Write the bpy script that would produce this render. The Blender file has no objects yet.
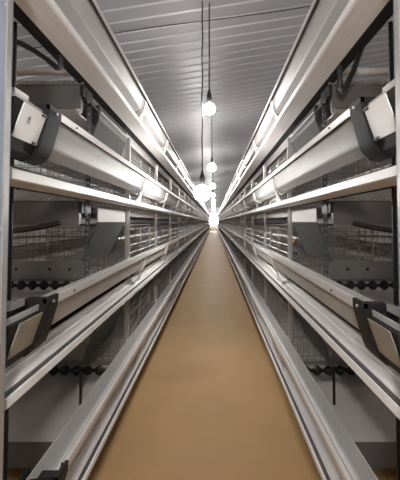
import bpy, bmesh, math, random
from mathutils import Vector
random.seed(4)
sc = bpy.context.scene
C = sc.collection
END = 58.0            # far wall
Y0, BAY = 2.9, 1.4    # first cage bay and bay length
NB = 38
SIDE = {-1: 'left', 1: 'right'}
TIER = ['bottom tier', 'second tier', 'third tier', 'top tier']
PITCH = 0.65
rim = lambda t: 0.493 + PITCH * t      # top of the trough's front rim
lipz = lambda t: 0.253 + PITCH * t     # top of the egg channel's lip
belt = lambda t: 0.200 + PITCH * t     # upper run of the manure belt
UC = 1.33                              # centre line of a battery, from the aisle's centre

# ---------------------------------------------------------------- materials
def mat(name, col, rough=0.5, metal=0.0, nscale=None, namt=0.0, bump=0.0, spec=0.5, stretch=None):
    m = bpy.data.materials.new(name); m.use_nodes = True
    nt = m.node_tree; b = nt.nodes['Principled BSDF']
    b.inputs['Base Color'].default_value = (*col, 1)
    b.inputs['Roughness'].default_value = rough
    b.inputs['Metallic'].default_value = metal
    b.inputs['Specular IOR Level'].default_value = spec
    if nscale:
        tc = nt.nodes.new('ShaderNodeTexCoord'); n = nt.nodes.new('ShaderNodeTexNoise')
        n.inputs['Scale'].default_value = nscale; n.inputs['Detail'].default_value = 6
        src = tc.outputs['Object']
        if stretch:
            mp = nt.nodes.new('ShaderNodeMapping'); mp.inputs['Scale'].default_value = stretch
            nt.links.new(src, mp.inputs['Vector']); src = mp.outputs['Vector']
        nt.links.new(src, n.inputs['Vector'])
        r = nt.nodes.new('ShaderNodeValToRGB')
        r.color_ramp.elements[0].position = 0.3; r.color_ramp.elements[1].position = 0.7
        r.color_ramp.elements[0].color = (*[c * (1 - namt) for c in col], 1)
        r.color_ramp.elements[1].color = (*[min(1, c * (1 + namt)) for c in col], 1)
        nt.links.new(n.outputs['Fac'], r.inputs['Fac'])
        nt.links.new(r.outputs['Color'], b.inputs['Base Color'])
        if bump:
            bp = nt.nodes.new('ShaderNodeBump'); bp.inputs['Strength'].default_value = bump
            bp.inputs['Distance'].default_value = 0.01
            nt.links.new(n.outputs['Fac'], bp.inputs['Height'])
            nt.links.new(bp.outputs['Normal'], b.inputs['Normal'])
    return m
def emit(name, col, s):
    m = bpy.data.materials.new(name); m.use_nodes = True
    b = m.node_tree.nodes['Principled BSDF']
    b.inputs['Base Color'].default_value = (0.8, 0.8, 0.8, 1)
    b.inputs['Emission Color'].default_value = (*col, 1)
    b.inputs['Emission Strength'].default_value = s
    return m

M = {
 'floor':   mat('tan_concrete', (0.41, 0.262, 0.122), 0.6, 0, 2.0, 0.05, 0.05, 0.10),
 'lit_rib':     mat('roof_rib_lit_flank', (0.42, 0.415, 0.42), 0.4, 0.0),
 'ceiling': mat('grey_roof_sheet', (0.255, 0.25, 0.254), 0.46, 0.0, 2.0, 0.04, spec=.4),
 'wall':    mat('white_wall_panel', (0.72, 0.71, 0.70), 0.6, 0, 2.0, 0.05),
 'trough':  mat('grey_trough_plastic', (0.49, 0.48, 0.465), 0.5, 0.0, 9.0, 0.05, spec=.3),
 'galv':    mat('galvanised_steel', (0.55, 0.53, 0.51), 0.38, 0.6, 25.0, 0.10),
 'strip':   mat('pale_steel_strip', (0.70, 0.67, 0.65), 0.42, 0.2, 60.0, 0.06, stretch=(1, .05, 1)),
 'tray':    mat('pale_brushed_channel', (0.90, 0.865, 0.85), 0.38, 0.0, 60.0, 0.07, stretch=(1, .05, 1)),
 'white':   mat('white_plastic', (0.90, 0.89, 0.88), 0.4),
 'groove_shade':  mat('grey_shade_strip', (0.16, 0.15, 0.15), 0.6),
 'dark':    mat('dark_grey_plastic', (0.013, 0.0125, 0.012), 0.6, 0, 20, 0.1, spec=.3),
 'black':   mat('black_rubber', (0.012, 0.011, 0.011), 0.5),
 'olive':   mat('grey_olive_plate', (0.33, 0.31, 0.26), 0.45, 0.1, 12, 0.06),
 'belt':    mat('pale_manure_belt', (0.50, 0.475, 0.46), 0.35, 0, 6, 0.06),
 'cover':   mat('dull_dark_steel', (0.13, 0.127, 0.127), 0.6, 0.0, 8, 0.10, spec=.3),
 'deflector': mat('grey_deflector_sheet', (0.10, 0.10, 0.096), 0.75, 0.0, 8, 0.08, spec=.15),
 'plate':   mat('dull_grey_plate', (0.30, 0.295, 0.285), 0.45, 0.4, 12, 0.08),
 'post':    mat('blue_grey_upright', (0.30, 0.33, 0.40), 0.4, 0.4, 10, 0.06),
 'wire':    mat('galvanised_wire', (0.42, 0.40, 0.385), 0.4, 0.6),
 'orange':  mat('orange_plastic', (0.75, 0.36, 0.07), 0.4),
 'mark':    mat('grey_print', (0.25, 0.25, 0.25), 0.5),
 'far_glow':     emit('added_glow_pane', (1.0, 0.98, 0.97), 16.0),
 'dim':     emit('lit_low_bulb', (1.0, 0.975, 0.955), 66.0),
 'added_low':     emit('added_bulb_behind', (1.0, 0.975, 0.955), 130.0),
 'bulb':    emit('lit_bulb', (1.0, 0.975, 0.955), 120.0),
}

# ---------------------------------------------------------------- mesh helpers
def new(): return bmesh.new()
def box(bm, a, b):
    x0, y0, z0 = [min(p, q) for p, q in zip(a, b)]; x1, y1, z1 = [max(p, q) for p, q in zip(a, b)]
    v = [bm.verts.new(p) for p in ((x0,y0,z0),(x1,y0,z0),(x1,y1,z0),(x0,y1,z0),(x0,y0,z1),(x1,y0,z1),(x1,y1,z1),(x0,y1,z1))]
    for f in ((0,3,2,1),(4,5,6,7),(0,1,5,4),(1,2,6,5),(2,3,7,6),(3,0,4,7)): bm.faces.new([v[i] for i in f])
def prism_y(bm, poly, y0, y1):
    """closed polygon of (x, z), extruded along y"""
    a = [bm.verts.new((x, y0, z)) for x, z in poly]; b = [bm.verts.new((x, y1, z)) for x, z in poly]
    n = len(poly)
    for i in range(n): bm.faces.new((a[i], a[(i+1) % n], b[(i+1) % n], b[i]))
    bm.faces.new(a[::-1]); bm.faces.new(b)
def prism_x(bm, poly, x0, x1):
    a = [bm.verts.new((x0, y, z)) for y, z in poly]; b = [bm.verts.new((x1, y, z)) for y, z in poly]
    n = len(poly)
    for i in range(n): bm.faces.new((a[i], a[(i+1) % n], b[(i+1) % n], b[i]))
    bm.faces.new(a[::-1]); bm.faces.new(b)
def offset(pts, d):
    out = []
    for i, p in enumerate(pts):
        q = Vector(pts[max(i-1, 0)]); r = Vector(pts[min(i+1, len(pts)-1)])
        t = (r - q).normalized(); out.append((p[0] - t.y * d, p[1] + t.x * d))
    return out
def strip(pts, t):
    """open polyline -> closed thin-walled polygon"""
    return list(pts) + offset(pts, t)[::-1]
def rod(bm, p, q, r, n=6, r2=None):
    p, q = Vector(p), Vector(q); d = (q - p).normalized()
    u = d.orthogonal().normalized(); w = d.cross(u); r2 = r if r2 is None else r2
    A, B = [], []
    for i in range(n):
        a = 2 * math.pi * (i + .5) / n; e = u * math.cos(a) + w * math.sin(a)
        A.append(bm.verts.new(p + e * r)); B.append(bm.verts.new(q + e * r2))
    for i in range(n): bm.faces.new((A[i], A[(i+1) % n], B[(i+1) % n], B[i]))
    bm.faces.new(A[::-1]); bm.faces.new(B)
def tube(bm, pts, r, n=7):
    pts = [Vector(p) for p in pts]; rings = []
    ref = Vector((0.31, 0.2, 0.93))
    for i, p in enumerate(pts):
        d = (pts[min(i+1, len(pts)-1)] - pts[max(i-1, 0)]).normalized()
        u = d.cross(ref).normalized(); w = d.cross(u)
        rings.append([bm.verts.new(p + (u * math.cos(2*math.pi*k/n) + w * math.sin(2*math.pi*k/n)) * r) for k in range(n)])
    for a, b in zip(rings, rings[1:]):
        for k in range(n): bm.faces.new((a[k], a[(k+1) % n], b[(k+1) % n], b[k]))
    bm.faces.new(rings[0][::-1]); bm.faces.new(rings[-1])
def lathe(bm, prof, n=16, c=(0, 0, 0), axis='z'):
    rings = []
    for r, h in prof:
        ring = []
        for k in range(n):
            a = 2*math.pi*k/n; x, y = r*math.cos(a), r*math.sin(a)
            ring.append(bm.verts.new((c[0]+x, c[1]+y, c[2]+h) if axis == 'z' else (c[0]+h, c[1]+x, c[2]+y)))
        rings.append(ring)
    for a, b in zip(rings, rings[1:]):
        for k in range(n): bm.faces.new((a[k], a[(k+1) % n], b[(k+1) % n], b[k]))
    bm.faces.new(rings[0][::-1]); bm.faces.new(rings[-1])
def mesh(name, bm, m, s=1, smooth=False, uc=None):
    """s = -1 mirrors in x; uc mirrors about a battery's centre first"""
    for v in bm.verts:
        x = v.co.x
        if uc is not None: x = 2 * uc - x
        v.co.x = x * s
    bmesh.ops.recalc_face_normals(bm, faces=bm.faces)
    me = bpy.data.meshes.new(name); bm.to_mesh(me); bm.free()
    me.materials.append(m)
    if smooth:
        for p in me.polygons: p.use_smooth = True
        try: me.set_sharp_from_angle(angle=math.radians(40))
        except Exception: pass
    return me
def link(name, me, parent=None, loc=(0, 0, 0)):
    o = bpy.data.objects.new(name, me); C.objects.link(o); o.parent = parent; o.location = loc
    return o
def obj(name, bm, m, parent=None, s=1, smooth=False, uc=None, loc=(0,0,0)):
    return link(name, mesh(name, bm, m, s, smooth, uc), parent, loc)
def tag(o, label, cat, group=None):
    o['label'] = label; o['category'] = cat
    if group: o['group'] = group
    return o
def thing(name, label, cat, loc=(0, 0, 0), group=None):
    o = bpy.data.objects.new(name, None); C.objects.link(o); o.location = loc; o.empty_display_size = .1
    return tag(o, label, cat, group)
def copy_tree(o, parent=None):
    c = o.copy(); C.objects.link(c); c.parent = parent
    for ch in list(o.children): copy_tree(ch, c)
    return c
ONES = ['zeroth','first','second','third','fourth','fifth','sixth','seventh','eighth','ninth','tenth','eleventh','twelfth',
        'thirteenth','fourteenth','fifteenth','sixteenth','seventeenth','eighteenth','nineteenth']
def ordinal(n):
    if n < 20: return ONES[n]
    t, u = divmod(n, 10)
    return {2:'twentieth',3:'thirtieth',4:'fortieth'}[t] if u == 0 else {2:'twenty',3:'thirty',4:'forty'}[t] + '-' + ONES[u]

# ---------------------------------------------------------------- the setting
def struct(name, bm, m):
    o = obj(name, bm, m); o['kind'] = 'structure'; return o
XW = 4.6
ceil_z = lambda x: 3.62 + 0.16 * x
b = new(); box(b, (-XW, -6, -.1), (XW, END + .2, 0)); struct('floor', b, M['floor'])
for s in (-1, 1):
    b = new(); box(b, (s*XW, -6, 0), (s*(XW+.1), END + .2, ceil_z(s*XW) + .05)); struct('wall_' + SIDE[s], b, M['wall'])
b = new()
v = [(-XW-.1, 0), (XW+.1, 0), (XW+.1, ceil_z(XW)+.05), (-XW-.1, ceil_z(-XW)+.05)]
prism_y(b, v, END, END + .2); struct('wall_far', b, M['wall'])
b = new(); box(b, (-.75, END-.03, .95), (.75, END-.01, 2.75)); struct('glow_pane_1', b, M['far_glow'])  # added glowing pane, brightens the far end of the aisle
b = new()
for p in ((-.83,.87,.83,.95),(-.83,2.75,.83,2.83),(-.83,.95,-.75,2.75),(.75,.95,.83,2.75)): box(b, (p[0],END-.06,p[1]), (p[2],END,p[3]))
struct('trim_1', b, M['white'])  # frame around the added far pane
b = new(); prism_y(b, v, -6.1, -6); struct('wall_near', b, M['wall'])
# ribbed roof sheet
b = new(); ys = []; y = -6.0
while y < END + .2:
    ys += [(y, 0), (y+.172, 0), (y+.190, -.011), (y+.199, -.010)]; y += .208
low = [[b.verts.new((x, yy, ceil_z(x) + dz)) for yy, dz in ys] for x in (-XW-.1, XW+.1)]
top = [[b.verts.new((x, yy, ceil_z(x) + .06)) for yy in (ys[0][0], ys[-1][0])] for x in (-XW-.1, XW+.1)]
for i in range(len(ys)-1): b.faces.new((low[0][i], low[1][i], low[1][i+1], low[0][i+1]))
b.faces.new((top[0][0], top[0][1], top[1][1], top[1][0]))
b.faces.new([top[0][0]] + low[0] + [top[0][1]]); b.faces.new([top[1][0]] + low[1] + [top[1][1]])
b.faces.new((low[0][0], low[1][0], top[1][0], top[0][0])); b.faces.new((low[0][-1], low[1][-1], top[1][1], top[0][1]))
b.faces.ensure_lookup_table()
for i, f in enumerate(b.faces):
    if i < len(ys)-1 and i % 4 == 1: f.material_index = 1  # rib flanks facing the camera painted paler, as if catching lamp light
co_ = struct('ceiling', b, M['ceiling']); co_.data.materials.append(M['lit_rib'])

# ---------------------------------------------------------------- feed troughs
WALL = [(.535,-.016),(.537,-.034),(.553,-.116),(.557,-.124),(.612,-.149),(.630,-.140),(.637,-.125),(.648,-.040)]
COLLAR = [(.508,.004),(.510,-.03),(.536,-.125),(.550,-.160),(.575,-.184),(.606,-.190),(.638,-.178),(.656,-.15),(.664,-.02)]
JOINTS = [Y0 + BAY * k for k in range(int((END - Y0) / BAY))]
def bracket_poly():
    # outline in (y, h): h runs 0 at the foot to 1 at the top; flared foot
    return [(-.16,0),(.10,0),(.10,.06),(.05,.22),(.028,.5),(.022,1),(-.022,1),(-.035,.6),(-.07,.3),(-.12,.1)]
def trough(s, t, uc=None, far=False):
    z = rim(t)
    where = SIDE[s] + ' battery, ' + TIER[t] + ' from the floor' if False else None
    nm = ['bottom tier', 'second tier up', 'third tier up', 'top tier'][t]
    if far: lab = 'pale feed trough on the far side of the %s battery, %s' % (SIDE[s], nm)
    else:
        lab = {0: 'long open feed trough just above the floor along the %s of the aisle',
               1: 'feed trough below eye level on the %s, grey plate and dark collar at near end',
               2: 'long grey feed trough above eye level on the %s, white plate at near end',
               3: 'topmost feed trough on the %s, nearest the roof sheets'}[t] % SIDE[s]
    root = thing('feed_trough', lab, 'trough', (s*(.58 if uc is None else 2*uc-.58), 1.0, z), 'feed troughs along the batteries')
    dx = root.location.x
    dy = 0.0 if s < 0 else -.07
    ya = (1.31 if s < 0 else 1.15) if t == 0 else 0.99 + dy
    if far: ya = 2.9
    def add(name, bm, m, par=None, smooth=False):
        me = mesh(name, bm, m, s, smooth, uc)
        o = link(name, me, par or root)
        if par is None: o.location = (-dx, -1.0, -z)
        return o
    b = new(); prism_y(b, [(x, z+h) for x, h in strip(WALL, .004)], ya, END - .3); add('trough_body', b, M['trough'])
    b = new(); prism_y(b, [(x, z+h) for x, h in [(.511,0),(.530,0),(.530,-.003),(.514,-.003),(.514,-.028),(.511,-.028)]], ya + ((.20 if t else .05) if not far else 0), END - .3)
    add('rim_strip', b, M['strip'])
    b = new(); prism_y(b, [(x, z+h) for x, h in [(.5145,-.004),(.5345,-.004),(.5345,-.020),(.5145,-.020)]], ya + (.20 if t else .05), END - .3)
    add('rim_shade_strip', b, M['black'])  # black strip put in for the shade beneath the rim
    if far: return root
    # coupling sleeves and the brackets that stand on the egg channel
    for k, yj in enumerate(JOINTS):
        if k > 36: break
        b = new()
        prism_y(b, [(x, z+h) for x, h in strip(offset(WALL[1:], -.007), .0065)], yj - .065, yj + .065)
        prism_y(b, [(x, z+h) for x, h in strip(offset(WALL[1:], -.017), .0102)], yj - .040, yj + .040)
        add('coupling', b, M['strip'])
        if k < 26:
            b = new(); P = bracket_poly()
            A = [b.verts.new((.580 - .037*h, yj + y, z - .236 + h*.140)) for y, h in P]
            B = [b.verts.new((.586 - .037*h, yj + y, z - .236 + h*.140)) for y, h in P]
            n = len(P)
            for i in range(n): b.faces.new((A[i], A[(i+1)%n], B[(i+1)%n], B[i]))
            b.faces.new(A[::-1]); b.faces.new(B)
            add('support_bracket', b, M['strip'])
    # dark end collar
    yc = 1.20 + dy if t else (1.31 if s < 0 else 1.15)
    b = new(); prism_y(b, [(x, z+h) for x, h in strip(COLLAR, .012)], yc - .035, yc + .055)
    prism_y(b, [(x, z+h) for x, h in [(.508,.004),(.580,.004),(.580,-.012),(.508,-.012)]], yc - .035, yc + .0)
    add('end_collar', b, M['dark'], smooth=True)
    b = new()
    prism_y(b, [(x, z+h) for x, h in COLLAR], yc - .030, yc - .022)
    add('end_web', b, M['dark'])
    if t:
        # closed end box with its face plate
        P = [(.520,-.034),(.556,-.140),(.567,-.172),(.600,-.188),(.638,-.176),(.656,-.15),(.660,-.034)]
        b = new(); prism_y(b, [(x, z+h) for x, h in P], .985 + dy, yc - .036); add('end_box', b, M['dark'])
        n = Vector((-.105, -.036)).normalized()      # outward from the front wall
        def wall_pt(f, d): return (.520 + .036*f + n.x*d, z - .036 - .104*f + n.y*d)
        b = new(); prism_y(b, [wall_pt(.0,.002), wall_pt(.98,.002), wall_pt(.98,.006), wall_pt(.0,.006)], 1.022 + dy, 1.157 + dy)
        pl = add('face_plate', b, M['white'] if t == 2 else M['olive'])
        pl['label'] = ('white' if t == 2 else 'grey') + ' face plate'
        if t == 2:
            for f in (.06, .93):
                b = new(); prism_y(b, [wall_pt(f-.035,.006), wall_pt(f+.035,.006), wall_pt(f+.035,.012), wall_pt(f-.035,.012)], 1.128 + dy, 1.152 + dy)
                add('clip', b, M['black'], pl)
            if s < 0:
                b = new()
                def q(y, f):
                    return wall_pt(f, .0062)[0], y, wall_pt(f, .0062)[1]
                G = [(1.062,.33),(1.062,.50),(1.067,.50),(1.067,.38),(1.073,.38),(1.073,.50),(1.078,.50),(1.078,.33),(1.070,.27)]
                b.faces.new([b.verts.new(q(y, f)) for y, f in G])
                r = bmesh.ops.extrude_face_region(b, geom=b.faces[:])
                for vv in r['geom']:
                    if isinstance(vv, bmesh.types.BMVert): vv.co.x += n.x*.001
                add('printed_mark', b, M['mark'], pl)
        b = new()
        for yy in (1.06 + dy, 1.10 + dy): rod(b, (.56, yy, z + .006), (.72, yy, z + .006), .006, 8)
        box(b, (.556, 1.04 + dy, z - .006), (.572, 1.12 + dy, z + .014))
        add('cross_rod', b, M['galv'])
        b = new(); rod(b, (.509, 1.215 + dy, z-.014), (.504, 1.215 + dy, z-.014), .005, 8); add('bolt', b, M['galv'])
        b = new(); rod(b, (.511, 1.40, z-.014), (.507, 1.40, z-.014), .004, 8); add('bolt', b, M['dark'])
    return root

# ---------------------------------------------------------------- egg channels
def channel(s, t, uc=None, far=False):
    z = lipz(t)
    nm = ['bottom tier', 'second tier up', 'third tier up', 'top tier'][t]
    if far: lab = 'white egg channel on the far side of the %s battery, %s' % (SIDE[s], nm)
    else: lab = {0: 'long pale egg channel lowest along the %s edge of the tan floor',
                 1: 'wide white egg channel under the waist-high trough on the %s',
                 2: 'white-lipped egg channel at eye level on the %s, under the trough with a white plate',
                 3: 'pale egg channel seen from below on the %s, under the topmost trough'}[t] % SIDE[s]
    root = thing('egg_channel', lab, 'egg channel', (s*(.60 if uc is None else 2*uc-.60), 1.0, z), 'egg channels along the batteries')
    dx = root.location.x
    ya = ((1.0 if s < 0 else .93) if not far else 2.9); yb = END - .3
    def add(name, poly, m):
        b = new(); prism_y(b, [(x, z+h) for x, h in poly], ya, yb)
        o = link(name, mesh(name, b, m, s, False, uc), root, (-dx, -1.0, -z)); return o
    add('tray', [(.5445,-.026),(.562,-.026),(.563,.006),(.618,.006),(.620,.014),(.640,.014),(.642,.032),(.656,.032),(.656,-.030),(.5445,-.030)], M['tray'])
    add('lip', [(.536,0),(.544,0),(.544,-.031),(.536,-.027)], M['white'])
    add('groove_shade', [(.5442,-.018),(.5590,-.018),(.5600,.003),(.5622,.003),(.5618,-.0258),(.5442,-.0258)], M['groove_shade'])  # grey strip stands for the tray's front edge in shade
    if not far: add('gap_shade_strip', [(.6562,-.014),(.698,-.014),(.698,.055),(.715,.055),(.715,-.026),(.6562,-.026)], M['dark'])  # cage floor edge, built up dark for the shade under the trough
    return root

for s in (-1, 1):
    for t in range(4):
        trough(s, t); channel(s, t)
    for t in range(3):
        trough(s, t, UC, True); channel(s, t, UC, True)

# ---------------------------------------------------------------- manure belts, head frames, end panels
def manure_belt(s, t):
    z = belt(t); nm = ['bottom tier', 'second tier up', 'third tier up', 'top tier'][t]
    root = thing('manure_belt', 'wide pale manure belt rounding its roller, %s battery, %s' % (SIDE[s], nm), 'manure belt', (s*UC, 2.0, z-.13), 'manure belts')
    def add(name, b, m, smooth=False):
        return link(name, mesh(name, b, m, s, smooth), root, (-s*UC, -2.0, -(z-.13)))
    prof = [(END-.4, z)] + [(2.75, z)] + [(2.0 - .065*math.sin(math.pi*k/10), z - .065 + .065*math.cos(math.pi*k/10)) for k in range(11)] + [(END-.4, z-.13)]
    b = new(); prism_x(b, strip(prof, .004), .735, 1.925); add('belt_sheet', b, M['belt'], True)
    b = new(); rod(b, (.735, 2.0, z-.065), (1.925, 2.0, z-.065), .058, 20); add('roller', b, M['plate'], True)
    for u in (.722, 1.932):
        b = new(); box(b, (u, 2.88, z-.050), (u+.006, END-.4, z+.028)); add('side_rail', b, M['strip'])
    return root
def disc_shaft(s, t):
    z = lipz(t) + .006; nm = TIER[t]; Y = 2.74
    root = thing('disc_shaft', 'black shaft strung with round discs across the %s battery, %s' % (SIDE[s], nm), 'shaft', (s*.70, Y, z), 'disc shafts')
    b = new(); rod(b, (.69, 0, 0), (1.96, 0, 0), .013, 8); link('shaft', mesh('shaft', b, M['black'], s), root, (-s*.70, 0, 0))
    b = new(); lathe(b, [(.014,-.034),(.022,-.026),(.034,-.012),(.037,.0),(.034,.012),(.022,.026),(.014,.034)], 16, (0,0,0), 'x')
    me = mesh('disc', b, M['black'], 1, True)
    for i in range(14): link('disc', me, root, (s*(.75 + .088*i - .70), 0, 0))
def ladder(b, p, q, w, d, wdir, step=.05, t=.004):
    """perforated strip: two edges with cross webs, so the holes are open"""
    p, q, wdir = Vector(p), Vector(q), Vector(wdir); L = (q-p).length; e = (q-p).normalized(); n = e.cross(wdir)
    def bar(c0, c1, hw, along):
        pts = []
        a0, a1 = c0, c1
        side = wdir if along else e
        for k in (-1, 1):
            for j in (-1, 1):
                pts.append((a0 + side*hw*k + n*t*.5*j, a1 + side*hw*k + n*t*.5*j))
        vs = [[b.verts.new(x) for x in pr] for pr in pts]
        o = [0, 1, 3, 2]
        for i in range(4): b.faces.new((vs[o[i]][0], vs[o[(i+1)%4]][0], vs[o[(i+1)%4]][1], vs[o[i]][1]))
        b.faces.new([vs[i][0] for i in o]); b.faces.new([vs[i][1] for i in o[::-1]])
    for k in (-1, 1): bar(p + wdir*(w/2-w*.14)*k, q + wdir*(w/2-w*.14)*k, w*.14, True)
    k = 0.0
    while k <= L: bar(p + e*k - wdir*w/2, p + e*k + wdir*w/2, step*.24, False); k += step
def head_frame(s):
    root = thing('head_frame', 'perforated steel frame holding the belt rollers at the near end, %s battery' % SIDE[s], 'frame', (s*.70, 2.06, 0))
    def add(name, b, m, smooth=False, par=None):
        o = link(name, mesh(name, b, m, s, smooth), par or root)
        if par is None: o.location = (-s*.70, -2.06, 0)
        return o
    for u in (.700, 1.96):
        b = new(); ladder(b, (u, 2.06, .80), (u, 2.06, 2.24), .024, .03, (1,0,0), .034); add('upright', b, M['cover'])
    for t in range(4):
        z = belt(t)
        if t > 1:
            b = new(); ladder(b, (.69, 1.922, z+.026), (1.97, 1.922, z+.026), .020, .03, (0,0,1), .034)
            box(b, (.69, 1.924, z+.034), (1.97, 1.95, z+.036)); add('cross_angle', b, M['galv'])
        b = new(); box(b, (.70, 1.926, z-.112), (1.97, 1.930, z+.018)); box(b, (.70, 1.926, z-.116), (1.97, 1.934, z-.112))
        add('roller_cover', b, M['cover'])
        b = new(); lathe(b, [(.012,-.018),(.034,-.014),(.038,-.004),(.038,.006),(.02,.012),(.012,.022)], 14, (.690, 1.98, z-.035), 'x')
        box(b, (.680, 1.915, z-.05), (.700, 2.06, z+.012)); add('bearing', b, M['black'], True)
    b = new(); rod(b, (.69, 1.96, belt(3)+.105), (1.95, 1.96, belt(3)+.105), .022, 10); add('tie_tube', b, M['strip'], True)
def end_panel(s, t):
    z = belt(t); nm = ['bottom tier', 'second tier up', 'third tier up'][t]
    root = thing('partition_screen', 'wire end screen with grey deflector before the first cages, %s battery, %s' % (SIDE[s], nm), 'partition', (s*UC, 2.86, z), 'end screens of the cages')
    def add(name, b, m, smooth=False):
        return link(name, mesh(name, b, m, s, smooth), root, (-s*UC, -2.86, -z))
    zt = z + .53
    b = new()
    for k in range(27): u = .72 + k*.047; rod(b, (u, 2.872, z+.10), (u, 2.872, zt-.01), .0022, 4)
    for k in range(6): rod(b, (.70, 2.872, z+.115+k*.078), (1.96, 2.872, z+.115+k*.078), .003, 4)
    add('wire_grille', b, M['wire'])
    zb = belt(t+1)
    b = new(); prism_y(b, [(.684, zb-.008), (.690, zb-.008), (.690, zb-.100), (.684, zb-.100)], 2.20, 2.868)
    prism_y(b, [(.684, zb-.008), (.715, zb-.008), (.715, zb-.012), (.684, zb-.012)], 2.20, 2.868)
    add('side_plate', b, M['white'] if t < 2 else M['cover'])
    if t == 2:
        b = new(); box(b, (.678, 2.22, zb-.052), (.684, 2.86, zb-.040)); add('edge_strip', b, M['white'])
    b = new(); prism_y(b, [(.685, zb-.1005), (.780, zb-.350), (.786, zb-.350), (.691, zb-.1005)], 2.20, 2.862)
    add('deflector', b, M['deflector'])
    b = new(); box(b, (.98, 2.84, z+.09), (1.95, 2.846, z+.235))
    prism_x(b, [(2.84, z+.09), (2.80, z+.075), (2.80, z+.079), (2.84, z+.094)], .72, 1.95)
    add('cross_plate', b, M['plate'])
    for u in (1.12, 1.28, 1.55, 1.8):
        b = new(); rod(b, (u, 2.839, z+.17), (u, 2.832, z+.17), .012, 10); add('bolt', b, M['black'])
for s in (-1, 1):
    head_frame(s)
    for t in range(4): manure_belt(s, t)
    for t in range(2): disc_shaft(s, t)
    for t in range(3): end_panel(s, t)

# ---------------------------------------------------------------- cages
def cage_meshes(s, uc=None):
    H = .445; L = BAY; d = {}
    u0 = .66
    def w(bm, a, c, r=.0025): rod(bm, (a[0]-u0, a[1], a[2]), (c[0]-u0, c[1], c[2]), r, 4)
    b = new()
    for i in range(7): z = .03 + i*.068; w(b, (.662, 0, z), (.662, L, z), .0032)
    for i in range(1, 14): w(b, (.662, i*.1, .0), (.662, i*.1, H), .0018)
    for y in (.45, .93): w(b, (.662, y, .0), (.662, y, H), .005)
    d['front_grille'] = (b, 'wire')
    b = new(); box(b, (.655-u0, -.016, -.29), (.685-u0, .016, H + .10)); d['post'] = (b, 'galv')
    b = new()
    for i in range(8): z = .02 + i*.06; w(b, (.675, .02, z), (1.31, .02, z))
    for i in range(12): u = .70 + i*.055; w(b, (u, .02, .0), (u, .02, H))
    d['partition'] = (b, 'wire')
    b = new()
    for i in range(10): y = .06 + i*.14; w(b, (.66, y, .012), (1.31, y, .10), .0022)
    for i in range(8): f = i/7; w(b, (.66+.65*f, .0, .012+.088*f), (.66+.65*f, L, .012+.088*f), .0025)
    d['floor_mesh'] = (b, 'wire')
    b = new()
    for i in range(7): z = .05 + i*.06; w(b, (1.31, 0, z), (1.31, L, z), .0025)
    for i in range(14): w(b, (1.31, .05+i*.1, .05), (1.31, .05+i*.1, H), .002)
    d['back_grille'] = (b, 'wire')
    b = new(); box(b, (.84-u0, 0, .335), (.855-u0, L, .355)); d['water_pipe'] = (b, 'white')
    b = new(); lathe(b, [(.008,.026),(.021,.02),(.024,0),(.018,-.018),(.006,-.026)], 10, (.847-u0, .62, .306)); d['drinker'] = (b, 'orange')
    out = {k: mesh(k, bm, M[m], s, k == 'drinker') for k, (bm, m) in d.items()}
    # plain far copy: one mesh
    b = new()
    for i in range(7): z = .03 + i*.068; w(b, (.662, 0, z), (.662, L, z), .0034)
    for y in (.3, .6, .93, 1.2): w(b, (.662, y, .0), (.662, y, H), .004)
    for i in range(5): z = .03 + i*.1; w(b, (.66, .02, z), (1.31, .02, z), .003)
    for i in range(6): u = .70 + i*.11; w(b, (u, .02, .0), (u, .02, H), .003)
    for i in range(4): f = i/3; w(b, (.66+.65*f, 0, .012+.088*f), (.66+.65*f, L, .012+.088*f), .003)
    box(b, (.655-u0, -.016, -.29), (.685-u0, .016, H + .10))
    out['far'] = mesh('far_cage', b, M['wire'], s)
    return out
NEAR = 8
UPW = ['bottom', 'second', 'third']
for s in (-1, 1):
    ms = cage_meshes(s)
    proto = None
    for t in range(3):
        for k in range(NB):
            lab = 'galvanised wire hen cage, %s tier of the %s battery, %s bay from the near end' % (UPW[t], SIDE[s], ordinal(k+1))
            loc = (s*.66, Y0 + BAY*k, lipz(t))
            if k < NEAR:
                if proto is None:
                    proto = thing('hen_cage', lab, 'cage', loc, 'hen cages')
                    for nme in ('post','front_grille','partition','floor_mesh','back_grille','water_pipe','drinker'): link(nme, ms[nme], proto)
                    continue
                c = copy_tree(proto); c.location = loc; c['label'] = lab
            else:
                c = link('hen_cage', ms['far'], None, loc); tag(c, lab, 'cage', 'hen cages')
    # the other face of the battery, glimpsed through the mesh
    mo = cage_meshes(-s)
    for t in range(3):
        for k in range(4):
            lab = 'wire hen cage on the far face of the %s battery, %s tier, %s bay' % (SIDE[s], UPW[t], ordinal(k+1))
            c = thing('hen_cage', lab, 'cage', (s*(2*UC-.66), Y0 + BAY*k, lipz(t)), 'far face hen cages')
            for nme in ('post','front_grille','partition','floor_mesh','water_pipe'): link(nme, mo[nme], c)

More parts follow.
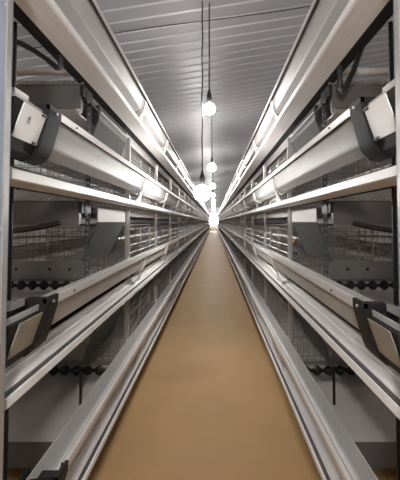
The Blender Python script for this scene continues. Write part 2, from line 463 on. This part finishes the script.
# ---------------------------------------------------------------- uprights, hoses, rods at the near end
for s in (-1, 1):
    ui = .517 if s < 0 else .509
    y = .955 if s < 0 else .885
    root = thing('end_upright', 'tall blue-grey steel upright at the %s edge of the photo' % SIDE[s], 'upright', (s*(ui+.06), y, 0))
    b = new(); prism_y(b, [(ui,0),(ui,2.64),(ui+.12,2.64),(ui+.12,0)], y-.002, y+.002)
    o = link('web', mesh('web', b, M['post'], s), root, (-s*(ui+.06), -y, 0))
    b = new(); box(b, (ui, y-.022, 0), (ui+.005, y-.002, 2.64)); link('flange', mesh('flange', b, M['galv'], s), root, (-s*(ui+.06), -y, 0))
    b = new(); box(b, (ui+.115, y-.022, 0), (ui+.12, y-.002, 2.64)); link('flange', mesh('flange', b, M['galv'], s), root, (-s*(ui+.06), -y, 0))
    for z in (.62, 1.38, 2.0):
        b = new(); rod(b, (ui+.012, y-.002, z), (ui+.012, y-.012, z), .006, 6); link('bolt', mesh('bolt', b, M['galv'], s), root, (-s*(ui+.06), -y, 0))
    b = new(); rod(b, (.735, 1.34, 0), (.735, 1.34, 2.18), .009, 8)
    tag(obj('conduit', b, M['black'], None, s), 'thin black vertical pipe behind the blue-grey upright on the %s' % SIDE[s], 'pipe')
    b = new(); rod(b, (.775, 1.42, 0), (.775, 1.42, 1.47), .003, 6)
    tag(obj('tie_rod', b, M['strip'], None, s), 'thin pale vertical rod behind the upright on the %s' % SIDE[s], 'rod')
    # hoses
    pts = [(1.25,1.945,2.262),(1.10,1.72,2.258),(.97,1.58,2.25),(.90,1.6,2.245),(.857,1.6,2.232),(.80,1.6,2.20),(.73,1.6,2.152),(.69,1.6,2.118),(.676,1.6,2.115),(.668,1.6,2.125),(.668,1.6,2.178)] if s < 0 else \
          [(.675,1.35,2.34),(.70,1.45,2.28),(.715,1.55,2.20),(.71,1.65,2.12),(.69,1.70,2.06),(.68,1.71,2.05),(.67,1.71,2.06),(.668,1.71,2.178)]
    b = new(); tube(b, pts, .013); tag(obj('hose', b, M['black'], None, s, True), 'bent black hose hanging under the roof sheets, top of the %s battery' % SIDE[s], 'hose')
    pts = [(1.20,1.9,1.335),(1.10,1.9,1.345),(.98,1.9,1.357),(.90,1.9,1.37),(.84,1.9,1.383),(.80,1.914,1.395)]
    b = new(); tube(b, pts, .015); h = obj('hose', b, M['black'], None, s, True)
    tag(h, 'short black hose sagging below the eye-level roller cover, %s battery' % SIDE[s], 'hose')
    b = new(); rod(b, (.835, 2.35, .435), (.835, 2.35, .2005), .009, 8); rod(b, (.835, 2.35, .43), (.835, 2.35, .445), .014, 8)
    tag(obj('lever_rod', b, M['black'], None, s), 'short dark rod standing on the bottom belt before the discs, %s battery' % SIDE[s], 'rod')

b = new(); tube(b, [(x, 3.72 + .02*math.sin(x*2), ceil_z(x) - .03 - .01*math.sin(x*1.3)) for x in [-2 + .25*i for i in range(17)]], .005)
tag(obj('cable', b, M['dark'], smooth=True), 'thin dark cable crossing the aisle just under the roof sheets', 'cable')
# ---------------------------------------------------------------- hanging lamps
def lamp(x, y, z, r, label, group, wavy=0.0, bm_='bulb'):
    root = thing('hanging_bulb', label, 'lamp', (x, y, z), group)
    top = ceil_z(x) - z - .002
    b = new(); pts = []
    n = 24 if wavy else 3
    z0 = r*1.0 + .13
    for i in range(n+1):
        f = i/n; hz = z0 + (top - z0)*f
        pts.append((wavy*math.sin(f*26)*(.4+.6*f)*min(1, 4*f*(1-f)+.15), wavy*.5*math.cos(f*19), hz))
    tube(b, pts, .0065, 6); link('cord', mesh('cord', b, M['black'], 1, True), root)
    b = new(); lathe(b, [(.020, r*.9),(.026, r*.9+.02),(.026, r+.075),(.018, r+.10),(.008, r+.14)], 12); link('socket', mesh('socket', b, M['black'], 1, True), root)
    b = new(); prof = [(.004,-r)] + [(r*math.sin(a), -r*math.cos(a)) for a in [math.pi*k/10 for k in range(1, 9)]] + [(.022, r*.92), (.018, r*1.0)]
    lathe(b, prof, 14); link('bulb', mesh('bulb', b, M[bm_], 1, True), root)
    return root
XC = .044
lamp(-.072, 3.42, 1.685, .082, 'low bright bulb on a long wavy black cord, nearest of the hanging lamps', 'aisle lamps', .006, 'dim')
G = 'aisle lamps'
k = 0; y = 3.46
while y < END - 1:
    lab = 'bare lit bulb hanging high over the aisle, %s along its row from the near end' % ordinal(k+1)
    lamp(0.0 - .006*0 if k else -.004, y, 2.53, .060 if k == 0 else .085, lab, G); k += 1; y += 3.76
lamp(-.03, -.40, 1.72, .082, 'added low bulb behind the camera, lighting the near fittings', 'aisle lamps', .006, 'added_low')  # added lamp out of view, brightens the near plates and undersides
lamp(.0, -.30, 2.53, .070, 'bare lit bulb over the aisle behind the camera', G)
lamp(.0, -4.0, 2.53, .045, 'bare lit bulb over the aisle by the near wall', G)
for s in (-1, 1):
    for k in range(6):
        lamp(s*2.72, .3 + 3.76*k, 2.45, .045, 'bare lit bulb over the next aisle to the %s, %s in its row' % (SIDE[s], ordinal(k+1)), 'lamps of the next aisles')

# ---------------------------------------------------------------- world, camera, colour
w = bpy.data.worlds.new('world'); sc.world = w; w.use_nodes = True
w.node_tree.nodes['Background'].inputs['Color'].default_value = (0.5, 0.5, 0.5, 1)
w.node_tree.nodes['Background'].inputs['Strength'].default_value = 0.0
cam = bpy.data.cameras.new('camera'); co = bpy.data.objects.new('camera', cam); C.objects.link(co); sc.camera = co
F = 350.0; P = math.radians(2.2)
cam.sensor_fit = 'VERTICAL'; cam.sensor_height = 24.0; cam.sensor_width = 20.0; cam.lens = 24.0*F/480
co.location = (XC, 0, 1.40); co.rotation_euler = (math.pi/2 + P, 0, 0)
cam.shift_x = -14/480; cam.shift_y = -(18 + F*math.tan(P))/480
cam.clip_start = .05; cam.clip_end = 200
sc.view_settings.view_transform = 'Standard'; sc.view_settings.look = 'None'
sc.view_settings.gamma = 1; sc.view_settings.use_curve_mapping = False
sc.view_settings.exposure = 1.05
sc.cycles.use_denoising = True
sc.cycles.max_bounces = 8
